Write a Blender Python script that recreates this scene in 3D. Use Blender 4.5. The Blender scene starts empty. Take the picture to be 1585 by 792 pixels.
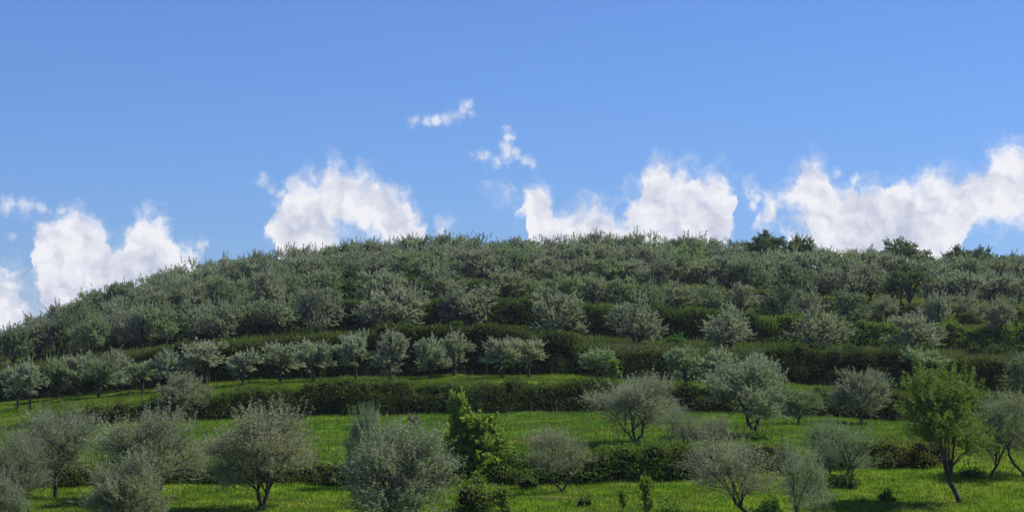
import bpy, math, random
import numpy as np
from mathutils import Vector

# ------------------------------------------------------------------ camera, sky, sun
sc = bpy.context.scene
COL = sc.collection
F, CX, CY = 3372.0, 792.5, 396.0        # focal length and centre, in photograph pixels
HOR = 560.0
PITCH = math.atan((HOR - CY) / F)
SP, CP = math.sin(PITCH), math.cos(PITCH)
CAMZ = 7.5

cam_d = bpy.data.cameras.new('camera')
cam = bpy.data.objects.new('camera', cam_d)
COL.objects.link(cam)
cam_d.sensor_width = 36.0
cam_d.lens = 36.0 * F / 1585.0
cam_d.clip_start = 0.5
cam_d.clip_end = 20000
cam.location = (0, 0, CAMZ)
cam.rotation_euler = (math.pi / 2 + PITCH, 0, 0)
sc.camera = cam

SUN_AZ, SUN_EL = math.radians(66), math.radians(47)     # azimuth to the right of the view
sd = Vector((math.sin(SUN_AZ) * math.cos(SUN_EL), math.cos(SUN_AZ) * math.cos(SUN_EL), math.sin(SUN_EL)))
sun_d = bpy.data.lights.new('sun', 'SUN')
sun_d.energy = 5.0
sun_d.angle = math.radians(0.5)
sun_d.color = (1.0, 0.95, 0.86)
sun = bpy.data.objects.new('sun', sun_d)
COL.objects.link(sun)
sun.rotation_euler = sd.to_track_quat('Z', 'Y').to_euler()
sun.location = sd * 500

sc.view_settings.view_transform = 'Standard'
sc.view_settings.look = 'None'
sc.view_settings.exposure = 0.35
sc.view_settings.gamma = 1.0
sc.view_settings.use_curve_mapping = False
sc.render.engine = 'CYCLES'
sc.cycles.max_bounces = 5
sc.cycles.diffuse_bounces = 3
sc.cycles.transmission_bounces = 4
sc.cycles.transparent_max_bounces = 4
sc.cycles.caustics_reflective = False
sc.cycles.caustics_refractive = False


def pdir(u, v):
    a, b = (u - CX) / F, (CY - v) / F
    return a, CP - b * SP, SP + b * CP


def sky_uv(u, v):
    x, y, z = pdir(u, v)
    n = math.sqrt(x * x + y * y + z * z)
    return math.atan2(x, y) * F, math.asin(z / n) * F


def build_world():
    w = bpy.data.worlds.new('World')
    sc.world = w
    w.use_nodes = True
    nt = w.node_tree
    nt.nodes.clear()
    N, L = nt.nodes, nt.links

    def nd(t, **k):
        n = N.new(t)
        for a, b in k.items():
            setattr(n, a, b)
        return n

    def m(op, a, b=None, c=None, clamp=False):
        n = nd('ShaderNodeMath', operation=op)
        n.use_clamp = clamp
        for i, x in enumerate((a, b, c)):
            if x is None:
                continue
            if isinstance(x, (int, float)):
                n.inputs[i].default_value = x
            else:
                L.new(x, n.inputs[i])
        return n.outputs[0]

    def ss(x, lo, hi, tlo=0.0, thi=1.0):
        n = nd('ShaderNodeMapRange', interpolation_type='SMOOTHSTEP')
        L.new(x, n.inputs[0])
        for i, q in zip((1, 2, 3, 4), (lo, hi, tlo, thi)):
            n.inputs[i].default_value = q
        return n.outputs[0]

    def noise(vec, scale, detail, rough=0.55, sx=1.0, sy=1.0, off=(0, 0, 0)):
        mp = nd('ShaderNodeMapping')
        mp.inputs['Scale'].default_value = (scale * sx, scale * sy, scale)
        mp.inputs['Location'].default_value = off
        L.new(vec, mp.inputs[0])
        n = nd('ShaderNodeTexNoise', noise_dimensions='2D')
        n.inputs['Scale'].default_value = 1
        n.inputs['Detail'].default_value = detail
        n.inputs['Roughness'].default_value = rough
        L.new(mp.outputs[0], n.inputs['Vector'])
        return n

    geo = nd('ShaderNodeTexCoord')
    sep = nd('ShaderNodeSeparateXYZ')
    L.new(geo.outputs['Generated'], sep.inputs[0])
    A = m('MULTIPLY', m('ARCTAN2', sep.outputs[0], sep.outputs[1]), F)
    E = m('MULTIPLY', m('ARCSINE', sep.outputs[2]), F)
    cmb = nd('ShaderNodeCombineXYZ')
    L.new(A, cmb.inputs[0])
    L.new(E, cmb.inputs[1])
    P = cmb.outputs[0]

    # billowed edges: the outline is looked up through two octaves of turbulence
    def warp(vec, scale, amp, det, off, rough=0.5):
        n = noise(vec, scale, det, rough, off=off)
        s = nd('ShaderNodeVectorMath', operation='SUBTRACT')
        L.new(n.outputs['Color'], s.inputs[0])
        s.inputs[1].default_value = (0.5, 0.5, 0.5)
        k = nd('ShaderNodeVectorMath', operation='SCALE')
        L.new(s.outputs[0], k.inputs[0])
        k.inputs['Scale'].default_value = amp
        a = nd('ShaderNodeVectorMath', operation='ADD')
        L.new(vec, a.inputs[0])
        L.new(k.outputs[0], a.inputs[1])
        return a.outputs[0]
    Q = warp(warp(P, 1 / 95.0, 18, 1, (0.7, 2.2, 0)), 1 / 30.0, 30, 6, (3.1, 7.7, 0), 0.6)
    sq = nd('ShaderNodeSeparateXYZ')
    L.new(Q, sq.inputs[0])
    UA, UE = sq.outputs[0], sq.outputs[1]

    A0, A1, E0, E1 = -1000.0, 1000.0, -100.0, 700.0

    def curve(pts):
        n = nd('ShaderNodeFloatCurve')
        c = n.mapping.curves[0]
        q = []
        for u, v in pts:
            a, e = sky_uv(u, v)
            q.append(((a - A0) / (A1 - A0), (e - E0) / (E1 - E0)))
        q.sort()
        while len(c.points) < len(q):
            c.points.new(0.5, 0.5)
        for p, (x, y) in zip(c.points, q):
            p.location = (x, y)
            p.handle_type = 'VECTOR'
        n.mapping.update()
        L.new(m('DIVIDE', m('SUBTRACT', UA, A0), A1 - A0), n.inputs['Value'])
        return m('MULTIPLY_ADD', n.outputs[0], E1 - E0, E0)

    NO = 640
    top = [(-180, NO), (38, NO), (45, 400), (55, 352), (75, 343), (100, 336), (128, 331), (148, 342), (162, 362), (170, 380),
           (186, 380), (195, 352), (215, 336), (232, 331), (250, 337), (262, 358), (270, 384), (290, 390), (308, 398), (322, NO),
           (404, NO), (410, 345), (425, 325), (440, 306), (452, 286), (470, 279), (498, 284), (510, 258), (520, 254), (530, 268),
           (546, 280), (560, 276), (578, 271), (592, 286), (612, 297), (632, 312), (645, 332), (662, 352), (668, NO),
           (788, NO), (795, 322), (803, 309), (820, 299), (832, 291), (845, 299), (855, 315), (864, 329), (875, 337), (890, 329),
           (905, 321), (920, 318), (935, 322), (950, 330), (960, 303), (975, 302), (990, 304), (999, 256), (1010, 252), (1022, 256),
           (1040, 258), (1060, 262), (1080, 266), (1100, 268), (1118, 272), (1130, 286), (1141, 312), (1147, NO),
           (1156, NO), (1162, 332), (1175, 318), (1195, 306), (1215, 294), (1230, 284), (1240, 257), (1250, 243), (1265, 249), (1280, 264),
           (1290, 286), (1302, 297), (1320, 292), (1342, 297), (1362, 305), (1371, 296), (1378, 284), (1400, 284), (1420, 281), (1440, 273),
           (1460, 267), (1482, 267), (1500, 275), (1515, 275), (1525, 264), (1535, 240), (1550, 228), (1565, 224), (1590, 232), (1660, 262), (1700, NO)]
    bot = [(-180, NO), (40, 432), (56, 440), (68, 470), (74, NO), (405, 348), (418, 362), (434, 388), (440, NO), (548, NO), (558, 392), (600, 386), (670, 376),
           (790, 330), (806, 342), (818, 356), (826, NO), (1108, NO), (1122, 392), (1133, 356), (1150, 330), (1160, 345), (1175, 352), (1205, 353), (1216, 350), (1222, NO),
           (1478, NO), (1490, 395), (1498, 362), (1520, 354), (1590, 354), (1700, 350)]
    T, B = curve(top), curve(bot)
    dens = m('MINIMUM', m('SUBTRACT', m('ADD', T, 7.0), UE), m('SUBTRACT', UE, B))
    # lumps and wisps: (u, v, radius)
    blobs = [(-30, 470, 60), (8, 452, 38), (22, 500, 42), (62, 482, 15), (40, 500, 24), (-20, 520, 60), (692, 357, 11), (1152, 292, 7), (1160, 303, 7),
             (770, 301, 10), (784, 303, 8)]
    for u, v, r in blobs:
        a, e = sky_uv(u, v)
        d = nd('ShaderNodeVectorMath', operation='DISTANCE')
        L.new(Q, d.inputs[0])
        d.inputs[1].default_value = (a, e, 0)
        dens = m('MAXIMUM', dens, m('SUBTRACT', float(r), d.outputs['Value']))
    for u, v, r in [(533, 350, 6), (539, 366, 9), (554, 380, 13), (576, 392, 16), (1222, 330, 8), (1224, 345, 10), (962, 322, 9), (950, 318, 6)]:
        a, e = sky_uv(u, v)
        d = nd('ShaderNodeVectorMath', operation='DISTANCE')
        L.new(Q, d.inputs[0])
        d.inputs[1].default_value = (a, e, 0)
        dens = m('MINIMUM', dens, m('SUBTRACT', d.outputs['Value'], float(r)))
    edge = noise(Q, 1 / 30.0, 7, 0.62, off=(11, 5, 0)).outputs['Fac']
    soft = m('MULTIPLY_ADD', m('SUBTRACT', edge, 0.5), 62, dens)
    veil = m('MULTIPLY', ss(m('MULTIPLY_ADD', m('SUBTRACT', edge, 0.5), 90, dens), -22, 26), 0.45)
    alpha = m('MAXIMUM', ss(soft, -8, 26), veil)

    # thin streaks
    wis = None
    QW = warp(P, 1 / 18.0, 17, 5, (8.1, 1.7, 0), 0.62)
    for u, v, r in [(642, 186, 13), (660, 188, 11), (676, 186, 11), (692, 184, 12), (706, 180, 13), (716, 172, 17), (723, 163, 13), (730, 176, 9), (12, 318, 20), (40, 320, 20), (66, 322, 14), (95, 324, 10),
                    (785, 198, 9), (788, 212, 12), (786, 228, 14), (782, 244, 15), (800, 236, 13), (814, 246, 14), (824, 254, 9), (770, 254, 14), (745, 242, 12), (728, 238, 8),
                    (408, 278, 12), (422, 292, 12), (436, 300, 12), (312, 380, 16), (300, 396, 16), (1172, 306, 9), (1296, 268, 10), (1322, 280, 12), (1166, 318, 10), (20, 363, 8)]:
        a, e = sky_uv(u, v)
        d = nd('ShaderNodeVectorMath', operation='DISTANCE')
        L.new(QW, d.inputs[0])
        d.inputs[1].default_value = (a, e, 0)
        k = m('SUBTRACT', 1.0, m('DIVIDE', d.outputs['Value'], float(r)))
        wis = k if wis is None else m('MAXIMUM', wis, k)
    wn = noise(P, 1 / 26.0, 6, 0.65, off=(1, 2, 0)).outputs['Fac']
    walpha = m('MULTIPLY', ss(m('MULTIPLY_ADD', m('SUBTRACT', wn, 0.5), 2.4, wis), -0.15, 1.3), 0.8)
    alpha = m('MAXIMUM', alpha, walpha)

    # relief: the billows seen against a copy shifted towards the sun
    sh = nd('ShaderNodeVectorMath', operation='ADD')
    L.new(Q, sh.inputs[0])
    sh.inputs[1].default_value = (9, 12, 0)
    n1 = noise(Q, 1 / 55.0, 5, 0.55, off=(4, 9, 0)).outputs['Fac']
    n2 = noise(sh.outputs[0], 1 / 55.0, 5, 0.55, off=(4, 9, 0)).outputs['Fac']
    big = noise(P, 1 / 90.0, 2, 0.5, off=(0.4, 3.3, 0)).outputs['Fac']
    rel = m('MULTIPLY_ADD', m('SUBTRACT', n1, n2), 2.6, 0.60)
    rel = m('MULTIPLY_ADD', m('SUBTRACT', big, 0.47), 1.4, rel)
    thick = ss(dens, 4, 75, 0.16, -0.10)
    rel = m('ADD', rel, thick, clamp=True)
    ccol = nd('ShaderNodeMix', data_type='RGBA')
    L.new(rel, ccol.inputs[0])
    ccol.inputs[6].default_value = (4.3, 4.6, 5.7, 1)
    ccol.inputs[7].default_value = (7.0, 7.05, 7.4, 1)

    sky = nd('ShaderNodeTexSky', sky_type='NISHITA')
    sky.sun_disc = False
    sky.sun_elevation = SUN_EL
    sky.sun_rotation = SUN_AZ
    sky.altitude = 300
    sky.air_density = 1.0
    sky.dust_density = 0.2
    sky.ozone_density = 3.0
    tint = nd('ShaderNodeMix', data_type='RGBA', blend_type='MULTIPLY')
    tint.inputs[0].default_value = 1
    L.new(sky.outputs[0], tint.inputs[6])
    tr = nd('ShaderNodeMix', data_type='RGBA')
    L.new(ss(E, 0, 620), tr.inputs[0])
    tr.inputs[6].default_value = SKY_LO
    tr.inputs[7].default_value = SKY_HI
    L.new(tr.outputs[2], tint.inputs[7])
    fin = nd('ShaderNodeMix', data_type='RGBA')
    L.new(alpha, fin.inputs[0])
    L.new(tint.outputs[2], fin.inputs[6])
    L.new(ccol.outputs[2], fin.inputs[7])
    bg = nd('ShaderNodeBackground')
    bg.inputs['Strength'].default_value = 0.1
    L.new(fin.outputs[2], bg.inputs['Color'])
    out = nd('ShaderNodeOutputWorld')
    L.new(bg.outputs[0], out.inputs[0])
    w.cycles.sampling_method = 'MANUAL'
    w.cycles.sample_map_resolution = 256


SKY_LO = (0.37, 0.54, 0.97, 1)
SKY_HI = (0.41, 0.565, 0.92, 1)
build_world()

# ------------------------------------------------------------------ helpers
RS = np.random.RandomState


def quads_mesh(name, verts, faces_list, mats, attrs=None, smooth=False):
    """faces_list: list of (int array n x k, material index); attrs: per-face float 'rnd'"""
    me = bpy.data.meshes.new(name)
    verts = np.asarray(verts, np.float32)
    me.vertices.add(len(verts))
    me.vertices.foreach_set('co', verts.ravel())
    loops = np.concatenate([f.ravel() for f, _ in faces_list]).astype(np.int32)
    tot = np.concatenate([np.full(len(f), f.shape[1], np.int32) for f, _ in faces_list])
    mi = np.concatenate([np.full(len(f), k, np.int32) for f, k in faces_list])
    me.loops.add(len(loops))
    me.loops.foreach_set('vertex_index', loops)
    me.polygons.add(len(tot))
    st = np.concatenate([[0], np.cumsum(tot)[:-1]]).astype(np.int32)
    me.polygons.foreach_set('loop_start', st)
    me.polygons.foreach_set('loop_total', tot)
    me.polygons.foreach_set('material_index', mi)
    for mt in mats:
        me.materials.append(mt)
    if attrs is not None:
        at = me.attributes.new('rnd', 'FLOAT', 'FACE')
        at.data.foreach_set('value', np.asarray(attrs, np.float32))
    me.update(calc_edges=True)
    if smooth:
        me.polygons.foreach_set('use_smooth', np.ones(len(tot), bool))
    return me


def link(name, data, parent=None, color=None, **props):
    o = bpy.data.objects.new(name, data)
    COL.objects.link(o)
    if parent is not None:
        o.parent = parent
    if color is not None:
        o.color = (*color, 1)
    for k, v in props.items():
        if v is not None:
            o[k] = v
    return o


def unit(v):
    return v / np.maximum(np.linalg.norm(v, axis=-1, keepdims=True), 1e-9)


def kites(p, d, nrm, L_, W_):
    """pointed leaf blades: base p, direction d, face normal nrm"""
    n = len(p)
    side = unit(np.cross(d, nrm))
    L_ = np.broadcast_to(L_, (n,))[:, None]
    W_ = np.broadcast_to(W_, (n,))[:, None]
    v = np.empty((n, 4, 3))
    v[:, 0] = p
    v[:, 1] = p + d * L_ * 0.45 + side * W_ * 0.5
    v[:, 2] = p + d * L_
    v[:, 3] = p + d * L_ * 0.45 - side * W_ * 0.5
    return v.reshape(-1, 3), np.arange(n * 4).reshape(n, 4)


def tubes(p0, p1, r0, r1, sides):
    n = len(p0)
    d = unit(p1 - p0)
    ref = np.where(np.abs(d[:, 2:3]) > 0.9, [[1.0, 0, 0]], [[0, 0, 1.0]])
    a = unit(np.cross(d, ref))
    b = np.cross(d, a)
    ang = np.arange(sides) * 2 * np.pi / sides
    ring = a[:, None] * np.cos(ang)[None, :, None] + b[:, None] * np.sin(ang)[None, :, None]
    v = np.concatenate([p0[:, None] + ring * r0[:, None, None], p1[:, None] + ring * r1[:, None, None]], 1)
    i = np.arange(sides)
    j = (i + 1) % sides
    f = np.stack([i, j, j + sides, i + sides], 1)[None] + (np.arange(n) * 2 * sides)[:, None, None]
    return v.reshape(-1, 3), f.reshape(-1, 4)


class VN:
    """smooth 2-D value noise"""
    def __init__(s, seed):
        s.t = RS(seed).rand(256, 256)

    def one(s, x, y):
        xi, yi = np.floor(x).astype(int), np.floor(y).astype(int)
        fx, fy = x - xi, y - yi
        fx, fy = fx * fx * (3 - 2 * fx), fy * fy * (3 - 2 * fy)
        t = s.t
        a, b = t[xi % 256, yi % 256], t[(xi + 1) % 256, yi % 256]
        c, d = t[xi % 256, (yi + 1) % 256], t[(xi + 1) % 256, (yi + 1) % 256]
        return (a * (1 - fx) + b * fx) * (1 - fy) + (c * (1 - fx) + d * fx) * fy

    def __call__(s, x, y, o=3):
        x, y = np.asarray(x, float), np.asarray(y, float)
        r, k, w = 0, 1.0, 0
        for i in range(o):
            r = r + s.one(x / k + 17.3 * i, y / k + 5.1 * i) * k
            w += k
            k *= 0.5
        return r / w


vn1, vn2, vn3 = VN(1), VN(2), VN(3)

# ------------------------------------------------------------------ materials


class M:
    def __init__(s, name):
        s.mat = bpy.data.materials.new(name)
        s.mat.use_nodes = True
        s.nt = s.mat.node_tree
        s.nt.nodes.clear()
        s.out = s.n('ShaderNodeOutputMaterial')

    def n(s, t, **k):
        x = s.nt.nodes.new(t)
        for a, b in k.items():
            setattr(x, a, b)
        return x

    def l(s, a, b):
        s.nt.links.new(a, b)

    def mix(s, f, a, b, bt='MIX'):
        x = s.n('ShaderNodeMix', data_type='RGBA', blend_type=bt)
        for i, q in ((0, f), (6, a), (7, b)):
            if isinstance(q, (int, float)):
                x.inputs[i].default_value = q
            elif isinstance(q, tuple):
                x.inputs[i].default_value = (*q, 1)
            else:
                s.l(q, x.inputs[i])
        return x.outputs[2]

    def rng(s, x, a, b, c=0.0, d=1.0):
        q = s.n('ShaderNodeMapRange')
        s.l(x, q.inputs[0])
        for i, k in zip((1, 2, 3, 4), (a, b, c, d)):
            q.inputs[i].default_value = k
        return q.outputs[0]

    def noise(s, scale, detail=3, coord='Object', rough=0.55):
        tc = s.n('ShaderNodeTexCoord')
        q = s.n('ShaderNodeTexNoise')
        q.inputs['Scale'].default_value = scale
        q.inputs['Detail'].default_value = detail
        q.inputs['Roughness'].default_value = rough
        s.l(tc.outputs[coord], q.inputs['Vector'])
        return q.outputs['Fac']


def leaf_material(name, front_a, front_b, back, transl=0.35, gloss=0.06, tintable=True, grough=0.4):
    m = M(name)
    at = m.n('ShaderNodeAttribute', attribute_name='rnd')
    c = m.mix(at.outputs['Fac'], front_a, front_b)
    geo = m.n('ShaderNodeNewGeometry')
    c = m.mix(geo.outputs['Backfacing'], c, back)
    if tintable:
        oi = m.n('ShaderNodeObjectInfo')
        c = m.mix(1.0, c, oi.outputs['Color'], 'MULTIPLY')
    dif = m.n('ShaderNodeBsdfDiffuse')
    tr = m.n('ShaderNodeBsdfTranslucent')
    gl = m.n('ShaderNodeBsdfGlossy')
    gl.inputs['Roughness'].default_value = grough
    m.l(c, dif.inputs[0])
    m.l(m.mix(1.0, c, (1.1, 1.25, 0.6), 'MULTIPLY'), tr.inputs[0])
    a = m.n('ShaderNodeMixShader')
    a.inputs[0].default_value = transl
    m.l(dif.outputs[0], a.inputs[1])
    m.l(tr.outputs[0], a.inputs[2])
    b = m.n('ShaderNodeMixShader')
    b.inputs[0].default_value = gloss
    m.l(a.outputs[0], b.inputs[1])
    m.l(gl.outputs[0], b.inputs[2])
    m.l(b.outputs[0], m.out.inputs[0])
    return m.mat


def bark_material(name, a, b):
    m = M(name)
    c = m.mix(m.rng(m.noise(9, 4), 0.35, 0.65), a, b)
    p = m.n('ShaderNodeBsdfDiffuse')
    m.l(c, p.inputs[0])
    m.l(p.outputs[0], m.out.inputs[0])
    return m.mat


MAT_OLIVE = leaf_material('olive leaves', (0.095, 0.112, 0.074), (0.155, 0.175, 0.125), (0.31, 0.33, 0.28), 0.34, 0.03, grough=0.5)
MAT_BARK = bark_material('olive bark', (0.035, 0.030, 0.024), (0.11, 0.10, 0.085))
MAT_BROAD = leaf_material('bright broad leaves', (0.075, 0.125, 0.014), (0.21, 0.28, 0.035), (0.17, 0.22, 0.06), 0.42, 0.03, grough=0.5)
MAT_OAK = leaf_material('dark evergreen leaves', (0.035, 0.055, 0.018), (0.075, 0.105, 0.035), (0.09, 0.11, 0.06), 0.22, 0.02, grough=0.5)
MAT_BRAMBLE = leaf_material('bramble leaves', (0.028, 0.050, 0.009), (0.125, 0.160, 0.026), (0.11, 0.14, 0.05), 0.30, 0.012, grough=0.55)
MAT_DRY = leaf_material('dry stalks', (0.13, 0.10, 0.075), (0.24, 0.20, 0.14), (0.18, 0.15, 0.12), 0.1, 0.0)


def ground_color(m):
    """the colour the turf has across the terraces (yellower near, greener on the middle strip, hillside dulled by weeds and painted shadow)"""
    tc = m.n('ShaderNodeTexCoord')
    sp = m.n('ShaderNodeSeparateXYZ')
    m.l(tc.outputs['Object'], sp.inputs[0])
    y = sp.outputs[1]
    a = m.mix(m.rng(y, 94, 99), (0.168, 0.275, 0.020), (0.135, 0.258, 0.022))
    a = m.mix(m.rng(y, 129, 132), a, (0.140, 0.235, 0.016))
    a = m.mix(m.rng(y, 150, 156), a, (0.085, 0.098, 0.030))  # hillside: grey-brown weeds, with some shadow between the rows put into the colour
    a = m.mix(m.rng(m.noise(0.22, 4), 0.42, 0.66, 0, 0.75), a, (0.210, 0.240, 0.045))
    a = m.mix(m.rng(m.noise(0.75, 4, rough=0.7), 0.44, 0.60, 0, 0.8), a, (0.066, 0.155, 0.010))
    return a


def grass_material():
    m = M('meadow grass')
    c = ground_color(m)
    at = m.n('ShaderNodeAttribute', attribute_name='rnd')
    c = m.mix(m.rng(at.outputs['Fac'], 0, 1, 0.0, 0.5), c, m.mix(1.0, c, (0.55, 0.62, 0.5), 'MULTIPLY'))
    c = m.mix(m.rng(at.outputs['Fac'], 0.95, 1.0), c, (0.22, 0.22, 0.09))
    d = m.n('ShaderNodeBsdfDiffuse')
    t = m.n('ShaderNodeBsdfTranslucent')
    m.l(c, d.inputs[0])
    m.l(c, t.inputs[0])
    a = m.n('ShaderNodeMixShader')
    a.inputs[0].default_value = 0.5
    m.l(d.outputs[0], a.inputs[1])
    m.l(t.outputs[0], a.inputs[2])
    m.l(a.outputs[0], m.out.inputs[0])
    return m.mat


def soil_material():
    m = M('turf and soil')
    c = m.mix(1.0, ground_color(m), (0.72, 0.72, 0.7), 'MULTIPLY')
    at = m.n('ShaderNodeAttribute', attribute_name='soil')
    sc_ = m.mix(m.rng(m.noise(3.0, 4), 0.3, 0.7), (0.045, 0.032, 0.022), (0.105, 0.078, 0.055))
    c = m.mix(at.outputs['Fac'], c, sc_)
    d = m.n('ShaderNodeBsdfDiffuse')
    m.l(c, d.inputs[0])
    bp = m.n('ShaderNodeBump')
    bp.inputs['Strength'].default_value = 0.6
    bp.inputs['Distance'].default_value = 0.1
    m.l(m.noise(5.0, 5), bp.inputs['Height'])
    m.l(bp.outputs[0], d.inputs['Normal'])
    m.l(d.outputs[0], m.out.inputs[0])
    return m.mat


MAT_GRASS = grass_material()
MAT_SOIL = soil_material()

# ------------------------------------------------------------------ terraced hillside
US = np.array([-300, 0, 200, 400, 600, 800, 1000, 1200, 1400, 1585, 1900], float)
KN = {  # name: (distance, heights in the picture at US)
    't0a': (60, [905] * 11),
    't0b': (82, [800] * 11),
    'b0b': (95, [760, 752, 752, 750, 749, 746, 742, 730, 724, 722, 720]),
    'b0t': (97, [745, 732, 727, 723, 719, 709, 702, 692, 685, 684, 690]),
    't1m': (112, [715, 696, 684, 677, 672, 667, 664, 664, 668, 669, 675]),
    'b1b': (128, [690, 668, 654, 646, 641, 637, 635, 640, 651, 655, 660]),
    'b1t': (130.2, [680, 652, 628, 607, 599, 597, 600, 606, 613, 616, 628]),
    'b2b': (148, [660, 622, 602, 588, 581, 580, 586, 593, 605, 610, 622]),
    'b2t': (150.6, [640, 592, 568, 547, 533, 537, 551, 556, 561, 566, 585]),
    'b3b': (195, [632, 568, 541, 521, 512, 516, 526, 533, 541, 546, 558]),
    'b3t': (198, [628, 562, 526, 500, 484, 484, 494, 502, 513, 521, 535]),
    'b4b': (240, [625, 557, 501, 471, 463, 463, 471, 479, 490, 498, 512]),
    'b4t': (243, [622, 554, 492, 460, 447, 447, 455, 463, 475, 485, 500]),
    'rdg': (300, [618, 548, 486, 437, 416, 411, 413, 413, 422, 431, 445]),
}
NAMES = list(KN)
KD = np.array([KN[k][0] for k in NAMES], float)


def v_to_z(v, d):
    b = (CY - v) / F
    return CAMZ + d * (SP + b * CP) / (CP - b * SP)


KZ = np.stack([v_to_z(np.array(KN[k][1], float), KN[k][0]) for k in NAMES])      # knots x US
PRE_D = np.array([2, 8, 20, 40.0])
PRE_Z = np.array([CAMZ - 1.65, CAMZ - 1.9, CAMZ - 4.2, CAMZ - 6.3])
POST_D = np.array([312, 345, 420, 700, 1500, 6000.0])
POST_DZ = np.array([0.1, -1.2, -7, -28, -45, -70.0])
ALLD = np.concatenate([PRE_D, KD, POST_D])


def col_profile(u):
    """heights of every knot at picture column u (array)"""
    u = np.atleast_1d(u)
    kz = np.stack([np.interp(u, US, KZ[i]) for i in range(len(NAMES))])
    pre = np.repeat(PRE_Z[:, None], len(u), 1)
    post = kz[-1][None] + POST_DZ[:, None]
    return np.concatenate([pre, kz, post])


def bend(x, y):
    """terrace edges wander a little"""
    return (vn2(x / 9.0 + 3, y * 0 + 2.5) - 0.5) * 1.6 + (vn3(x / 2.6, y * 0 + 9) - 0.5) * 0.5


def gz(x, y, rough=True):
    x, y = np.broadcast_arrays(np.asarray(x, float), np.asarray(y, float))
    sh = x.shape
    x, y = x.ravel(), y.ravel()
    u = CX + F * x / np.maximum(y, 1) * CP
    k = np.clip((y - 88) / 7, 0, 1) * np.clip((280 - y) / 20, 0, 1)
    yy = y + bend(x, y) * k
    prof = col_profile(u)
    i = np.clip(np.searchsorted(ALLD, yy, side='right') - 1, 0, len(ALLD) - 2)
    d0, d1 = ALLD[i], ALLD[i + 1]
    t = np.clip((yy - d0) / (d1 - d0), 0, 1)
    ar = np.arange(len(x))
    z = prof[i, ar] * (1 - t) + prof[i + 1, ar] * t
    if rough:
        z = z + ((vn1(x / 3.5, y / 3.5) - 0.5) * 0.35 + (vn2(x / 0.9, y / 0.9, 2) - 0.5) * 0.10) * np.clip(y / 40, 0, 1)
    return z.reshape(sh)


def hit(u, v):
    """point of the ground seen at picture position (u, v)"""
    x, yv, z = pdir(u, v)
    D = np.arange(45, 330, 0.15)
    X = x / yv * D
    Z = CAMZ + z / yv * D
    g = gz(X, D, False)
    k = np.where(g >= Z)[0]
    if len(k) == 0:
        k = [int(np.argmax(g - Z))]
    return float(X[k[0]]), float(D[k[0]])


def build_ground():
    uc = np.concatenate([np.linspace(-6500, -700, 24), np.arange(-640, 2240, 7), np.linspace(2300, 8000, 24)])
    ds = [2, 5, 8, 14, 20, 30, 40, 50, 60, 66]
    d = 70.0
    while d < 330:
        ds.append(d)
        d += 0.45 if d < 156 else (0.7 if d < 250 else 1.4)
    ds += [340, 360, 400, 460, 560, 700, 1000, 1500, 3000, 6000]
    ds = np.array(ds, float)
    X = (uc[None] - CX) / F * ds[:, None]
    Y = np.repeat(ds[:, None], len(uc), 1)
    Z = gz(X, Y)
    nr, nc = X.shape
    v = np.stack([X, Y, Z], -1).reshape(-1, 3)
    i = np.arange(nr - 1)[:, None] * nc + np.arange(nc - 1)[None]
    f = np.stack([i, i + 1, i + 1 + nc, i + nc], -1).reshape(-1, 4)
    me = quads_mesh('ground', v, [(f, 0)], [MAT_SOIL], smooth=True)
    # bare soil: on the bank faces and in worn strips of the near terrace
    at = me.attributes.new('soil', 'FLOAT', 'POINT')
    at.data.foreach_set('value', soil(v[:, 0], v[:, 1]).astype(np.float32))
    return link('ground', me, kind='structure')


def soil(x, y):
    yy = y + bend(x, y)
    s = np.zeros_like(y)
    for a, b in ((94.8, 97.1), (127.8, 130.4), (147.7, 150.8), (194.8, 198.2), (239.8, 243.2)):
        s = np.maximum(s, 0.8 * np.clip((vn1(x / 1.7, y / 1.7 + 50) - 0.5) * 4, 0, 1) * np.clip((yy - a) / 0.4, 0, 1) * np.clip((b - yy) / 0.4, 0, 1))
    u = CX + F * x / np.maximum(y, 1)
    n = vn1(x / 2.2, y / 0.8)
    for yc, u0, u1 in ((86.5, -80, 210), (90.5, -60, 330), (88.5, 380, 560), (87.5, 790, 960), (84.0, 1300, 1500), (84.5, -100, 380), (107, 880, 1000)):
        e = np.clip((u - u0) / 60, 0, 1) * np.clip((u1 - u) / 60, 0, 1)
        s = np.maximum(s, np.clip((n - 0.42) * 5, 0, 1) * e * np.clip(1.2 - np.abs(y - yc) / 0.75, 0, 1))
    s = np.maximum(s, 0.5 * np.clip((vn3(x / 5, y / 5) - 0.62) * 6, 0, 1) * (yy > 151))
    return s


ground = build_ground()


def build_haze():
    x, y0, y1, z0, z1 = 14500, -30, 6100, -80, 40
    v = np.array([(a, b, c) for a in (-x, x) for b in (y0, y1) for c in (z0, z1)], float)
    f = np.array([(0, 1, 3, 2), (4, 6, 7, 5), (0, 4, 5, 1), (2, 3, 7, 6), (0, 2, 6, 4), (1, 5, 7, 3)])
    m = M('thin air haze')
    pv = m.n('ShaderNodeVolumePrincipled')
    pv.inputs['Color'].default_value = (0.82, 0.88, 1.0, 1)
    pv.inputs['Density'].default_value = 0.00009
    m.l(pv.outputs[0], m.out.inputs['Volume'])
    return link('haze', quads_mesh('haze', v, [(f, 0)], [m.mat]), kind='stuff', label='thin bluish haze in front of the far rows of trees', category='haze')


build_haze()

# ------------------------------------------------------------------ grass and weeds


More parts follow.
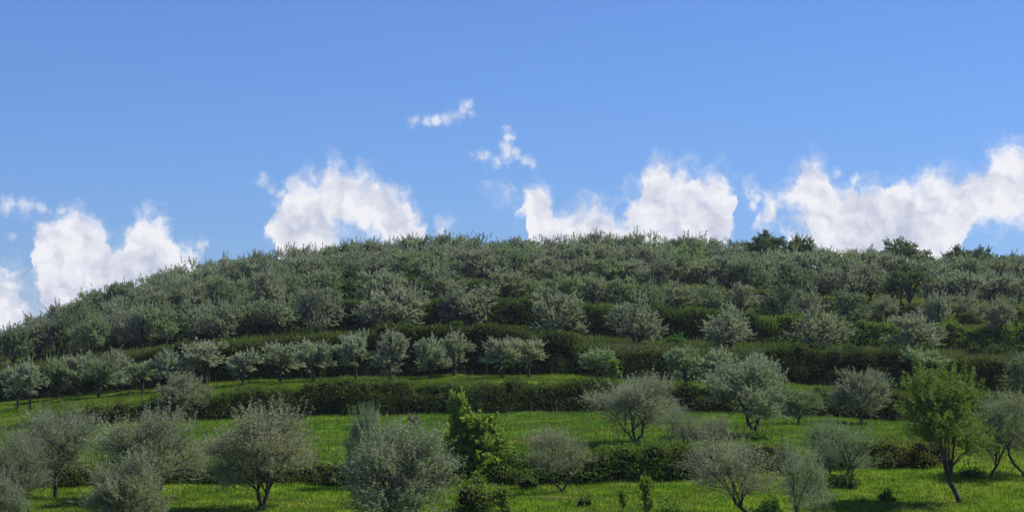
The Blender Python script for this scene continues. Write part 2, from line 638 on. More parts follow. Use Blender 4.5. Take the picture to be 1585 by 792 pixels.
def blades(name, n, y0, y1, h0, h1, w, mat, seed, keep=None, lean=0.35, label=None, usey=None, tri=True):
    r = RS(seed)
    y = r.uniform(y0, y1, n)
    u = r.uniform(-120, 1710, n)
    x = (u - CX) / F * y
    ok = np.ones(n, bool)
    if keep is not None:
        ok = r.rand(n) < keep(x, y, u)
    x, y = x[ok], y[ok]
    n = len(x)
    z = gz(x, y) - 0.02
    clump = vn3(x / 1.1, y / 1.1)
    h = r.uniform(h0, h1, n) * (0.55 + 0.9 * clump + 1.2 * np.clip(vn1(x / 2.3 + 9, y / 2.3) - 0.6, 0, 1))
    a = r.uniform(0, 2 * np.pi, n)
    b = r.uniform(-1.1, 1.1, n)
    p = np.stack([x, y, z], 1)
    sd_ = np.stack([np.cos(b), np.sin(b), 0 * b], 1) * (w * r.uniform(0.6, 1.4, n))[:, None] * 0.5
    ln = r.uniform(0, lean, n)
    tip = p + np.stack([np.cos(a) * ln * h, np.sin(a) * ln * h, h], 1)
    v = np.stack([p - sd_, p + sd_, tip], 1).reshape(-1, 3)
    f = np.arange(3 * n).reshape(n, 3)
    me = quads_mesh(name, v, [(f, 0)], [mat], attrs=r.rand(n))
    return link(name, me, kind='stuff', label=label, category=name.replace('_', ' '))


def edge_free(x, y, u):
    yy = y + bend(x, y)
    k = np.ones_like(y)
    for a, b in ((95.0, 97.0), (128, 130.1), (148, 150.5)):
        k = np.where((yy > a) & (yy < b), 1.6, k)
    return k * (1 - 0.9 * soil(x, y)) * (0.55 + 0.9 * np.clip(vn2(x / 2, y / 2), 0, 1))


blades('meadow_grass', 480000, 72, 151, 0.07, 0.17, 0.035, MAT_GRASS, 5, edge_free,
       label='fresh green spring grass covering the lower terraces')
blades('hillside_grass', 170000, 151, 300, 0.16, 0.42, 0.08, MAT_GRASS, 6,
       lambda x, y, u: 0.35 + 0.9 * vn1(x / 5, y / 5),
       label='dull green rough grass between the olive rows higher up the hill')


def weed_keep(x, y, u):
    yy = y + bend(x, y)
    k = 0.05 + 0 * y
    k = np.where((yy > 151) & (yy < 160), 0.95, k)
    k = np.where((yy > 198) & (yy < 206), 0.7, k)
    k = np.where((yy > 128) & (yy < 130) & (u > 1000), 0.4, k)
    return k * np.clip((vn1(x / 3 + 40, y / 6) - 0.33) * 4, 0, 1)


blades('dry_weeds', 170000, 96, 210, 0.35, 0.85, 0.035, MAT_DRY, 7, weed_keep, 0.25,
       label='grey brown dead weed stalks standing along the upper terrace edges')

# ------------------------------------------------------------------ trees


def skeleton(r, base_pts, targets, seg, jit, updroop=0.0):
    """grow branches from the stems to every target; returns node positions, parents"""
    pos = [np.array(p, float) for p, _ in base_pts]
    par = [q for _, q in base_pts]
    P = np.zeros((len(pos) + len(targets) * 12, 3))
    PL = np.zeros(len(P))
    n = len(pos)
    P[:n] = pos
    for i in range(1, n):
        if par[i] >= 0:
            PL[i] = PL[par[i]] + np.linalg.norm(P[i] - P[par[i]])
    root = P[0]
    order = np.argsort(np.linalg.norm(targets - P[min(2, n - 1)], axis=1))
    tips = np.zeros(len(targets), int)
    first = 1 if n > 1 else 0
    for ti in order:
        t = targets[ti]
        dv = t - P[first:n]
        d = np.linalg.norm(dv, axis=1)
        cost = d + 0.22 * PL[first:n] + 1.3 * np.maximum(0, -dv[:, 2] - 0.1)
        j = first + int(np.argmin(cost))
        dist = np.linalg.norm(t - P[j])
        k = max(1, min(10, int(round(dist / seg))))
        if par[j] >= 0:
            d0 = P[j] - P[par[j]]
            d0 = d0 / max(np.linalg.norm(d0), 1e-6)
        else:
            d0 = np.array([0, 0, 1.0])
        c1 = P[j] + (d0 * 0.55 + np.array([0, 0, 0.35])) * dist * 0.5
        last = j
        for s in range(1, k + 1):
            w = s / k
            q = (1 - w) ** 2 * P[j] + 2 * w * (1 - w) * c1 + w * w * t
            if s < k:
                q = q + r.normal(0, jit, 3)
            if n >= len(P):
                break
            P[n] = q
            PL[n] = PL[last] + dist / k
            par.append(last)
            last = n
            n += 1
        tips[ti] = last
    return P[:n], np.array(par), tips


def tree_meshes(name, seed, H=4.0, R=1.9, trunk_h=0.9, stems=1, lean=(0, 0), n_tw=500, per=44, shoot=0.5, L=0.085, W=0.026,
                lobes=8, lobe_r=(0.42, 0.62), low=0.35, rtip=0.0055, leafmat=None, barkmat=None, flat=1.0, top_shoots=40,
                ang=0.75, shell=2.4, up=0.55, bare=0.0, spread=0.55, trunk_scale=1.0, droop=0.0, clump=12, csig=0.16):
    r = RS(seed)
    # stems
    base = [((0, 0, -0.15), -1)]
    if stems == 1:
        k = 4
        for i in range(1, k + 1):
            w = i / k
            base.append(((lean[0] * w + r.normal(0, 0.012), lean[1] * w + r.normal(0, 0.012), trunk_h * w), len(base) - 1))
    else:
        for s in range(stems):
            a = 2 * np.pi * s / stems + r.uniform(-0.4, 0.4)
            last = 0
            o = r.uniform(0.35, 0.6) * spread / 0.55
            for i in range(1, 6):
                w = i / 5
                base.append(((np.cos(a) * o * w ** 1.1 + lean[0] * w + r.normal(0, 0.02), np.sin(a) * o * w ** 1.1 + lean[1] * w + r.normal(0, 0.02),
                              (trunk_h + r.uniform(0, 0.5)) * w), last))
                last = len(base) - 1
    zc = trunk_h + (H - trunk_h) * 0.50
    az = (H - trunk_h) * 0.5 * flat
    cxy = np.array([lean[0] * 1.3, lean[1] * 1.3])
    # lobes around the crown make the uneven outline
    lc, lr = [], []
    for i in range(lobes):
        a = 2 * np.pi * i / lobes + r.uniform(-0.5, 0.5)
        e = r.uniform(-low, 1.25)
        q = np.array([np.cos(a) * np.cos(e), np.sin(a) * np.cos(e), np.sin(e)])
        k = r.uniform(*lobe_r)
        lc.append(np.array([cxy[0], cxy[1], zc]) + q * np.array([R, R, az]) * (1.0 - k) * r.uniform(0.95, 1.2))
        lr.append(np.array([R, R, az]) * k)
    lc.append(np.array([cxy[0], cxy[1], zc + az * 0.25]))
    lr.append(np.array([R, R, az]) * 0.6)
    lc, lr = np.array(lc), np.array(lr)
    # smooth main limbs fan out from the stem tops into the lobes
    tops = [len(base) - 1] if stems == 1 else [5 * (k + 1) for k in range(stems)]
    for li_ in range(len(lc)):
        t = lc[li_] + np.array([0, 0, -0.1 * az])
        j = min(tops, key=lambda k: np.linalg.norm(np.array(base[k][0])[:2] - t[:2] * 0.7))
        if stems == 1 and trunk_h > 0.5 and li_ % 2:
            j = max(1, j - 1)
        a0 = np.array(base[j][0], float)
        dist = np.linalg.norm(t - a0)
        c1 = a0 + np.array([(t - a0)[0] * 0.22, (t - a0)[1] * 0.22, 0]) + np.array([0, 0, dist * 0.42])
        last, k = j, max(3, int(dist / 0.22))
        for q_ in range(1, k + 1):
            w_ = q_ / k
            base.append((tuple((1 - w_) ** 2 * a0 + 2 * w_ * (1 - w_) * c1 + w_ * w_ * t + r.normal(0, 0.012, 3)), last))
            last = len(base) - 1
    # shoots stand in clumps with gaps between
    w = lr.prod(1)
    ncl = max(12, int(n_tw / clump))
    lj = r.choice(len(lc), ncl, p=w / w.sum())
    q = unit(r.normal(0, 1, (ncl, 3)))
    cc = lc[lj] + q * lr[lj] * (r.rand(ncl, 1) ** (1 / shell))
    ci = r.randint(0, ncl, n_tw)
    tg = cc[ci] + r.normal(0, 1, (n_tw, 3)) * np.array([1, 1, 0.8]) * csig * r.uniform(0.6, 1.4, (ncl, 1))[ci]
    tg[:, 2] = np.maximum(tg[:, 2], trunk_h * 0.75 + r.uniform(0, 0.3, n_tw))
    P, par, tips = skeleton(r, base, tg, 0.32, 0.02)
    # radii by the number of shoots each branch carries
    cnt = np.zeros(len(P))
    cnt[tips] += 1
    for i in range(len(P) - 1, 0, -1):
        if par[i] >= 0:
            cnt[par[i]] += cnt[i]
    rad = rtip * np.maximum(cnt, 0.6) ** 0.44 * trunk_scale
    idx = np.where(par >= 0)[0]
    p0, p1 = P[par[idx]], P[idx]
    r0, r1 = np.minimum(rad[par[idx]], rad[idx] * 1.35), rad[idx]
    flare = p0[:, 2] < 0.12
    r0 = np.where(flare, r0 * 1.5, r0)
    thick = r1 > rtip * 3.2
    V, Fa, off = [], [], 0
    for msk, sides in ((thick, 7), (~thick, 3)):
        if msk.any():
            v, f = tubes(p0[msk], p1[msk] + (p1[msk] - p0[msk]) * 0.04, r0[msk], r1[msk], sides)
            V.append(v)
            Fa.append((f + off, 0))
            off += len(v)
    trunk = quads_mesh(name + '_trunk', np.concatenate(V), Fa, [barkmat or MAT_BARK], smooth=True)
    # shoots with leaves
    tp = P[tips]
    pd = unit(tp - P[par[tips]])
    ctr = np.array([cxy[0], cxy[1], zc])
    outw = unit((tp - ctr) / np.array([R, R, az]))
    sdir = unit(pd * 0.5 + outw * 0.5 + np.array([0, 0, up]) + r.normal(0, 0.28, tp.shape))
    ns = r.uniform(0.6, 1.3, n_tw) * shoot
    ntop = min(top_shoots, n_tw)
    hi = np.argsort(-(tp[:, 2] + r.normal(0, 0.4, n_tw)))[:ntop]
    ns[hi] *= r.uniform(1.1, 1.8, ntop)
    sdir[hi] = unit(sdir[hi] + np.array([0, 0, 0.9]))
    npl = np.maximum(4, (per * ns / shoot * r.uniform(0.55, 1.35, n_tw))).astype(int)
    if bare > 0:
        npl[r.rand(n_tw) < bare] //= 4
    si = np.repeat(np.arange(n_tw), npl)
    m = len(si)
    t = r.uniform(-0.15, 1.0, m)
    sag = np.array([0, 0, -1.0]) * droop
    lp = tp[si] + sdir[si] * (t * ns[si])[:, None] + sag * (np.maximum(t, 0) ** 2 * ns[si])[:, None] + r.normal(0, 0.028 * (shoot / 0.5), (m, 3))
    ld = unit(sdir[si] + unit(r.normal(0, 1, (m, 3))) * ang)
    ln = unit(r.normal(0, 1, (m, 3)) + np.array([0, 0, 0.8]))
    sz = r.uniform(0.65, 1.25, m)
    v, f = kites(lp, ld, ln, L * sz, W * sz)
    rnd = np.clip(r.rand(m) * 0.7 + np.repeat(r.rand(n_tw), npl) * 0.4, 0, 1)
    crown = quads_mesh(name + '_crown', v, [(f, 0)], [leafmat or MAT_OLIVE], attrs=rnd)
    rad_ = np.hypot(v[:, 0] - cxy[0], v[:, 1] - cxy[1])
    return dict(trunk=trunk, crown=crown, H=float(np.percentile(v[:, 2], 98.5)), R=float(np.percentile(rad_, 93)))


ALLTREES = []


def put_tree(kindname, mesh, x, y, h, wd, rot, tint, label, cat, group=None):
    z = float(gz(x, y)) - 0.03
    o = link(kindname, None, label=label, category=cat, group=group)
    o.location = (x, y, z)
    o.rotation_euler = (0, 0, rot)
    s = h / mesh['H']
    k = wd / 2 / mesh['R']
    k = min(max(k, s * 0.7), s * 1.45)
    o.scale = (k, k, s)
    link('trunk', mesh['trunk'], o)
    link('crown', mesh['crown'], o, color=tint)
    ALLTREES.append(o)
    return o


rr = random.Random(11)
FAR = [tree_meshes('far_olive', 100 + i, H=4, R=2.0, trunk_h=0.25, stems=[1, 2, 3][i % 3], n_tw=760, per=36, L=0.105, W=0.05, rtip=0.0085,
                   low=1.0, top_shoots=30, shoot=0.36, lobes=8 + i % 3, clump=9, csig=0.20, shell=3.5, up=0.35) for i in range(7)]
YOUNG = [tree_meshes('young_olive', 200 + i, H=2.7, R=1.1, trunk_h=[0.6, 0.45, 0.5, 0.35][i], stems=[1, 1, 2, 1][i], n_tw=460, per=34, L=0.09, W=0.036, rtip=0.006,
                     shoot=0.32, low=0.9, top_shoots=30, csig=0.11, lobes=6, lobe_r=(0.45, 0.65), up=0.35) for i in range(4)]
MID = [tree_meshes('mid_olive', 300 + i, H=4, R=1.9, trunk_h=0.55, stems=[1, 2, 3, 2][i], n_tw=1300, per=38, L=0.085, W=0.030, rtip=0.0042,
                   shoot=0.40, low=0.8, top_shoots=110, lobes=10, lobe_r=(0.34, 0.55), spread=[0.55, 0.3, 0.55, 0.3][i]) for i in range(4)]
NEAR = [tree_meshes('near_olive', 400 + i, H=4, R=1.9, trunk_h=[0.6, 0.7, 0.9, 0.45][i], stems=[1, 3, 1, 2][i], n_tw=2100, per=32, L=0.070, W=0.023, rtip=0.0030,
                    shoot=0.5, low=0.85, top_shoots=170, lobes=11, lobe_r=(0.32, 0.5), bare=0.08, spread=[0.55, 0.55, 0.55, 0.25][i]) for i in range(4)]
DENSE = [tree_meshes('dense_olive', 500 + i, H=4, R=1.9, trunk_h=0.35, stems=[3, 1][i], n_tw=2400, per=36, L=0.072, W=0.025, rtip=0.0031,
                     shoot=0.48, low=1.0, top_shoots=220, lobes=12, lobe_r=(0.32, 0.5)) for i in range(2)]
SPARSE = [tree_meshes('sparse_olive', 600 + i, H=4, R=1.9, trunk_h=[0.7, 0.35, 0.8][i], stems=[2, 3, 1][i], n_tw=1700, per=24, L=0.068, W=0.021, rtip=0.0031,
                      shoot=0.5, low=0.7, top_shoots=130, lobes=10, lobe_r=(0.34, 0.5), bare=0.2, spread=0.8,
                      lean=[(-0.3, 0), (0, 0), (-0.7, 0)][i]) for i in range(3)]

SILVER, GREEN, BROWN, DARK, GREY = (1.0, 1.0, 1.0), (0.84, 0.98, 0.74), (1.04, 0.98, 0.92), (0.62, 0.72, 0.60), (1.02, 0.99, 0.99)
TN = {SILVER: 'silvery', GREEN: 'greenish', BROWN: 'brownish', DARK: 'dark', GREY: 'grey'}


def vary(t, k=0.08):
    b = rr.uniform(1 - k, 1 + k)
    return tuple(c * b * rr.uniform(0.97, 1.03) for c in t)


# ---- near trees, each described on its own: (mesh, u, v of base, top v, width px, tint, rotation, label)
near = [
    (DENSE[0], 620, 845, 652, 150, GREY, 0.4, 'large dense silvery olive, biggest crown at the bottom edge, left of the bright green tree'),
    (NEAR[0], 566, 756, 622, 60, GREEN, 2.0, 'darker green upright olive crown rising behind the large dense silvery olive'),
    (NEAR[3], 404, 790, 622, 172, BROWN, 1.1, 'broad grey brown olive tree left of the large dense silvery one'),
    (NEAR[1], 232, 775, 630, 162, GREY, 0.2, 'wide grey olive tree with spreading branches right of the bare-stemmed pair'),
    (DENSE[1], 196, 838, 697, 112, BROWN, 2.6, 'feathery grey brown olive at the bottom edge in front of the wide grey olive'),
    (NEAR[2], 86, 766, 624, 138, GREY, 0.0, 'tall olive with thick straight trunk and brown soil at its foot'),
    (SPARSE[2], 50, 798, 655, 92, BROWN, 0.9, 'thin slender-stemmed olive standing in front of the tall thick-trunked one'),
    (DENSE[0], -12, 862, 728, 86, SILVER, 3.0, 'bright silvery olive cut off by the bottom left corner'),
    (SPARSE[0], 872, 760, 655, 98, BROWN, 0.3, 'small grey brown olive alone on the near grass with short straight trunk'),
    (NEAR[1], 985, 687, 577, 128, GREY, 0.55, 'olive with three splayed stems casting its shadow on the middle grass'),
    (SPARSE[1], 1052, 702, 622, 60, GREY, 1.3, 'thin sparse olive with bare stems right of the three-stemmed olive'),
    (MID[1], 1167, 673, 553, 138, SILVER, 0.8, 'big round silvery olive with dark forked trunk at the back of the middle grass'),
    (SPARSE[2], 1168, 802, 668, 210, GREY, 0.1, 'very wide low olive with a trunk leaning left at the bottom edge'),
    (SPARSE[1], 1243, 812, 675, 90, SILVER, 2.2, 'sparse olive with slim upright stems at the bottom edge'),
    (SPARSE[0], 1268, 727, 650, 62, GREEN, 1.9, 'small thin olive with one dark stem on the bank edge'),
    (SPARSE[1], 1310, 742, 643, 102, GREEN, 2.9, 'open greenish olive with crooked stems above a dark low bush'),
    (MID[3], 1333, 655, 567, 84, SILVER, 1.5, 'rounded silvery olive in front of the dark hedge right of centre'),
    (MID[0], 1236, 657, 600, 62, GREEN, 0.5, 'low bushy olive between the two round silvery olives on the back of the grass'),
    (SPARSE[2], 1530, 742, 608, 92, GREEN, 3.6, 'olive with leaning trunk just right of the bright willowy tree'),
    (SPARSE[0], 1588, 735, 598, 110, BROWN, 0.1, 'brownish thin-leaved olive cut off by the right edge'),
    (MID[0], 284, 650, 577, 78, BROWN, 2.4, 'grey brown olive growing out of the lower hedge on the left'),
    (YOUNG[1], 641, 672, 640, 20, GREY, 0.9, 'tiny olive sapling poking up behind the large dense silvery olive'),
    (SPARSE[0], 1100, 700, 640, 60, GREY, 4.1, 'thin pale olive below the big round silvery olive'),
    (DENSE[1], 3, 775, 690, 62, BROWN, 1.0, 'dull grey brown olive at the left edge behind the corner one'),
]
for me_, u, vb, vt, wp, tint, rot, lab in near:
    x, y = hit(u, vb)
    put_tree('olive_tree', me_, x, y, 0.93 * (vb - vt) * y / F, 1.06 * wp * y / F, rot, vary(tuple(c * 1.12 for c in tint), 0.04), lab, 'olive tree', 'olive trees scattered over the near terraces')

# ---- rows up the hill


def ordinal(n):
    ones = 'zeroth first second third fourth fifth sixth seventh eighth ninth tenth eleventh twelfth thirteenth fourteenth fifteenth sixteenth seventeenth eighteenth nineteenth'.split()
    if n < 20:
        return ones[n]
    tens = {2: ('twentieth', 'twenty'), 3: ('thirtieth', 'thirty'), 4: ('fortieth', 'forty'), 5: ('fiftieth', 'fifty'), 6: ('sixtieth', 'sixty')}
    a, b = tens[n // 10]
    return a if n % 10 == 0 else b + '-' + ones[n % 10]


def line(pts):
    xs, ys = [p[0] for p in pts], [p[1] for p in pts]
    return lambda u: float(np.interp(u, xs, ys))


KL = {k: (lambda u, k=k: float(np.interp(u, US, KN[k][1]))) for k in NAMES}


def row(items, phrase, meshes, group, fat=1.0, tall=1.0):
    items = sorted(items, key=lambda t: t[0])
    for i, (u, vb, vt, wp, tint) in enumerate(items):
        x, y = hit(u, vb)
        me_ = meshes[rr.randrange(len(meshes))]
        put_tree('olive_tree', me_, x, y, tall * (vb - vt) * y / F, fat * wp * y / F, rr.uniform(0, 6.28), vary(tuple(c * 1.4 for c in tint)),
                 '%s olive tree, %s from the left %s' % (TN[tint], ordinal(i + 1), phrase), 'olive tree', group)


def pick():
    return rr.choices([SILVER, GREEN, BROWN, DARK, GREY], [6, 3, 1.3, 2, 3])[0]


# young trees on the narrow grass strip
row([(28, 632, 570, 46, SILVER), (47, 634, 566, 44, SILVER), (88, 618, 560, 44, GREEN), (117, 614, 553, 54, SILVER), (153, 616, 560, 52, DARK), (181, 606, 546, 54, SILVER), (221, 606, 562, 50, GREEN),
     (262, 604, 545, 56, SILVER), (318, 598, 532, 74, SILVER), (376, 597, 546, 46, SILVER), (434, 591, 534, 54, SILVER), (484, 592, 533, 54, SILVER),
     (551, 590, 523, 54, SILVER), (605, 589, 518, 54, SILVER), (667, 585, 525, 50, SILVER), (703, 583, 520, 48, SILVER), (777, 586, 528, 52, SILVER), (818, 585, 530, 48, SILVER),
     (926, 590, 542, 48, GREEN), (1062, 600, 540, 62, GREEN), (1118, 606, 545, 58, SILVER), (1176, 600, 552, 60, SILVER), (1430, 600, 545, 84, GREEN), (1578, 612, 555, 40, DARK)],
    'on the narrow grass strip below the tall hedge', YOUNG, 'young olives on the narrow grass strip', 1.12, 1.06)

# third terrace, in front of the upper hedge
b3 = KL['b3b']
items = [(490, 520, 452, 66, SILVER), (610, 515, 446, 92, SILVER), (735, 514, 450, 92, SILVER), (862, 528, 458, 80, SILVER), (986, 533, 466, 78, SILVER), (1128, 540, 479, 76, SILVER),
         (1269, 541, 481, 80, GREY), (1416, 548, 491, 88, SILVER), (1548, 530, 468, 44, BROWN), (575, 512, 462, 40, GREEN), (700, 514, 460, 40, DARK)]
u = 20.0
while u < 450:
    items.append((u, b3(u) - 1 + rr.uniform(-3, 3), b3(u) - 54 - rr.uniform(0, 10), rr.uniform(52, 66), pick()))
    u += rr.uniform(34, 46)
row(items, 'on the third terrace above the tall hedge', FAR, 'olives on the third terrace', 1.10, 1.08)

# fourth terrace
b3t, b4, b4t, rdg = KL['b3t'], KL['b4b'], KL['b4t'], KL['rdg']
items = [(590, 468, 422, 74, SILVER), (683, 468, 415, 68, GREY), (785, 468, 420, 70, SILVER), (870, 476, 428, 74, GREEN), (918, 474, 432, 52, BROWN), (965, 476, 433, 56, GREEN), (1050, 486, 440, 52, BROWN),
         (1100, 484, 440, 48, GREEN), (1150, 486, 444, 48, BROWN), (1206, 502, 448, 54, DARK), (1250, 492, 446, 48, GREY), (1316, 508, 454, 62, DARK), (1370, 500, 462, 44, BROWN), (1451, 512, 460, 52, GREY),
         (1500, 498, 458, 50, BROWN), (1552, 502, 462, 46, DARK), (500, 470, 424, 62, GREEN), (440, 476, 430, 60, GREEN), (830, 472, 436, 40, GREEN), (1010, 480, 438, 40, GREEN)]
u = 60.0
while u < 430:
    items.append((u, b4(u) + 14 + rr.uniform(-4, 4), b4(u) - 36 - rr.uniform(0, 8), rr.uniform(50, 62), pick()))
    u += rr.uniform(32, 42)
row(items, 'in the row along the fourth terrace', FAR, 'olives on the fourth terrace', 1.08, 1.10)

items = []
u = 130.0
while u < 1600:
    if not 1390 < u < 1432:
        items.append((u, b4t(u) - 3 + rr.uniform(-3, 2), b4t(u) - 44 - rr.uniform(-3, 8), rr.uniform(46, 60), pick()))
    u += rr.uniform(32, 42)
row(items, 'in the lower row of the top slope', FAR, 'olives low on the top slope', 1.25, 1.28)

sky_line = line([(0, 508), (35, 505), (60, 497), (80, 482), (100, 475), (130, 463), (150, 452), (180, 450), (215, 441), (240, 431), (270, 419), (300, 410), (340, 402), (400, 394),
                 (450, 386), (500, 384), (560, 379), (600, 375), (660, 372), (720, 370), (800, 369), (850, 370), (900, 369), (950, 367), (1000, 372), (1030, 374), (1085, 371),
                 (1118, 376), (1150, 380), (1190, 376), (1245, 378), (1290, 385), (1340, 381), (1440, 391), (1500, 388), (1540, 391), (1585, 391)])
items = []
u = 180.0
while u < 1600:
    g = (b4t(u) + rdg(u)) / 2
    items.append((u, g + rr.uniform(-3, 3), min(g - 38, sky_line(u) + 14) + rr.uniform(-2, 6), rr.uniform(46, 62), pick()))
    u += rr.uniform(34, 44)
row(items, 'in the second row below the hilltop', FAR, 'olives on the upper slope', 1.25, 1.15)

items = []
u = 8.0
while u < 1585:
    if not (1118 < u < 1152 or 1380 < u < 1420):
        s = rr.uniform(26, 44)
        items.append((u, rdg(u) + 4, sky_line(u) + rr.uniform(-4, 7) + (5 if u > 1160 else 0), s + 14, DARK if u > 1160 and rr.random() < 0.5 else pick()))
    u += rr.uniform(23, 31)
row(items, 'in the row along the hilltop skyline', FAR, 'olives along the skyline', 1.3, 1.08)

# ---- trees of other kinds
OAK = [tree_meshes('oak', 700 + i, H=4.5, R=2.1, trunk_h=0.5, stems=1, n_tw=700, per=36, L=0.11, W=0.07, rtip=0.010, shoot=0.4, low=0.6, top_shoots=20,
                   lobes=7, leafmat=MAT_OAK, up=0.25, ang=1.2) for i in range(2)]
for u, vb, vt, wp, k, lab in [
        (1191, 419, 358, 68, 0, 'dark rounded evergreen tree on the skyline, tallest right of the airy one'),
        (1242, 421, 364, 54, 1, 'dark evergreen tree on the skyline between the tallest one and the olives right of it'),
        (1402, 428, 371, 70, 1, 'round dark evergreen tree standing out against the white cloud near the right'),
        (1409, 478, 408, 64, 0, 'large dark green tree with dark trunk right of centre below the skyline'),
        (1484, 432, 381, 44, 0, 'dark evergreen tree on the skyline, left of a close pair near the right edge'),
        (1516, 432, 382, 40, 1, 'dark evergreen tree on the skyline, right of a close pair near the right edge')]:
    x, y = hit(u, vb)
    put_tree('evergreen_tree', OAK[k], x, y, 0.97 * (vb - vt) * y / F, 1.05 * wp * y / F, rr.uniform(0, 6), vary((2.0, 2.1, 2.0)), lab, 'evergreen tree', 'dark evergreen trees near the skyline')

AIRY = tree_meshes('airy', 720, H=4, R=1.9, trunk_h=1.3, stems=2, n_tw=150, per=20, L=0.15, W=0.06, rtip=0.012, shoot=0.5, low=0.1, lobes=5, flat=0.8)
x, y = hit(1137, 413)
put_tree('airy_tree', AIRY, x, y, 43 * y / F, 42 * y / F, 0.3, (0.7, 0.75, 0.65), 'see-through thin tree on the skyline with sky showing between its branches', 'tree')

WILLOW = tree_meshes('willowy', 733, H=5.0, R=1.55, trunk_h=0.95, stems=1, lean=(-0.42, 0.0), n_tw=1500, per=40, L=0.085, W=0.024, rtip=0.0034, shoot=0.40, low=0.7,
                     top_shoots=60, lobes=12, lobe_r=(0.30, 0.44), leafmat=MAT_BROAD, up=0.6, ang=1.1, flat=0.95, clump=12, csig=0.18)
x, y = hit(1488, 776)
o = put_tree('willowy_tree', WILLOW, x, y, 201 * y / F, 142 * y / F, 0.0, (0.86, 0.90, 0.76), 'bright green willowy tree with a dark forked trunk leaning left', 'tree')

LEAFY = tree_meshes('leafy', 741, H=3.2, R=1.15, trunk_h=0.3, stems=2, n_tw=800, per=22, L=0.15, W=0.095, rtip=0.005, shoot=0.28, low=1.1, top_shoots=6,
                    lobes=9, leafmat=MAT_BROAD, up=0.3, ang=1.1, shell=2.2, clump=7, csig=0.16)
x, y = hit(736, 738)
put_tree('leafy_tree', LEAFY, x, y, 96 * y / F, 84 * y / F, 0.0, (1.25, 1.3, 1.0), 'bright yellow green broad-leaved tree with a tall shoot, in the middle of the near grass', 'tree')
SPIRE = tree_meshes('spire', 745, H=3.2, R=0.42, trunk_h=0.5, stems=1, n_tw=150, per=20, L=0.16, W=0.10, rtip=0.006, shoot=0.3, low=1.2, top_shoots=8,
                    lobes=7, lobe_r=(0.3, 0.5), leafmat=MAT_BROAD, up=0.6, ang=1.1, clump=3, csig=0.10)
x, y = hit(709, 746)
put_tree('sapling', SPIRE, x, y, 136 * y / F, 30 * y / F, 0.0, (1.25, 1.3, 1.0), 'tall narrow bright green sapling rising at the left side of the yellow green tree', 'sapling')
for u, vb, vt, wp, lab in [
        (964, 800, 762, 15, 'small dark leafy sapling at the bottom edge, shorter one left of the taller sapling'),
        (1001, 812, 738, 24, 'taller leafy sapling with yellow green top at the bottom edge right of centre'),
        (780, 815, 752, 24, 'leafy sapling at the bottom edge right of the arched vine mound'),
        (1268, 640, 600, 12, 'little pale sapling in front of the dark hedge right of centre'),
        (950, 592, 556, 20, 'bright green sapling leaning against the dark tall hedge')]:
    x, y = hit(u, vb)
    put_tree('sapling', SPIRE, x, y, (vb - vt) * y / F, wp * y / F, rr.uniform(0, 6), vary((1.1, 1.15, 0.9)), lab, 'sapling', 'leafy saplings')

# ------------------------------------------------------------------ hedges, bushes


def foliage_mass(r, C, Rd, dens, L, W, keepz=None):
    """leaf blades on and just inside overlapping lumps; C centres, Rd radii (n x 3)"""
    cnt = np.maximum(20, (dens * 4 * np.pi * (Rd.prod(1)) ** (2 / 3))).astype(int)
    i = np.repeat(np.arange(len(C)), cnt)
    q = unit(r.normal(0, 1, (len(i), 3)))
    k = 1 - np.abs(r.normal(0, 0.13, len(i))) + r.uniform(-0.02, 0.10, len(i))
    bump = 0.85 + 0.35 * vn1(q[:, 0] * 3 + i * 7.1, q[:, 2] * 3 + q[:, 1] * 2 + i * 3.3)
    p = C[i] + q * Rd[i] * (k * bump)[:, None]
    n = unit(q / Rd[i])
    ok = p[:, 2] > gz(p[:, 0], p[:, 1]) + 0.01 if keepz is None else p[:, 2] > keepz
    # drop blades buried in a neighbouring lump
    for s in range(1, 3):
        for sg in (-s, s):
            j = np.clip(i + sg, 0, len(C) - 1)
            e = np.linalg.norm((p - C[j]) / Rd[j], axis=1)
            ok &= (e > 0.72) | (j == i)
    p, q, n = p[ok], q[ok], n[ok]
    m = len(p)
    d = unit(r.normal(0, 1, (m, 3)) + np.array([0, 0, 0.25]) + q * 0.4)
    nn = unit(n * 0.8 + r.normal(0, 0.8, (m, 3)) + np.array([0, 0, 0.3]))
    sz = r.uniform(0.6, 1.35, m)
    v, f = kites(p, d, nn, L * sz, W * sz)
    tone = r.rand(len(C))[i[ok]]
    rnd = np.clip(r.rand(m) * 0.45 + 0.5 * tone + 0.25 * vn2(p[:, 0] * 1.3, p[:, 2] * 1.3 + p[:, 1]) - 0.1, 0, 1)
    # sprays of young growth standing clear of the mass
    ns = max(3, int(len(C) * 0.9))
    k = r.randint(0, len(C), ns)
    q = unit(r.normal(0, 1, (ns, 3)) + np.array([0, 0, 1.2]))
    b0 = C[k] + q * Rd[k] * 0.9
    dr = unit(q + np.array([0, 0, 0.8]) + r.normal(0, 0.3, (ns, 3)))
    ln = r.uniform(0.2, 0.65, ns)
    kk = np.repeat(np.arange(ns), 14)
    t = r.rand(len(kk))
    pp = b0[kk] + dr[kk] * (t * ln[kk])[:, None] + r.normal(0, 0.035, (len(kk), 3))
    dd = unit(dr[kk] + unit(r.normal(0, 1, (len(kk), 3))) * 0.9)
    v2, f2 = kites(pp, dd, unit(r.normal(0, 1, (len(kk), 3)) + np.array([0, 0, 0.6])), L * r.uniform(0.6, 1.2, len(kk)), W * r.uniform(0.6, 1.2, len(kk)))
    return np.concatenate([v, v2]), np.concatenate([f, f2 + len(v)]), np.concatenate([rnd, np.clip(r.rand(len(kk)) * 0.5 + 0.5, 0, 1)])


ICO = None


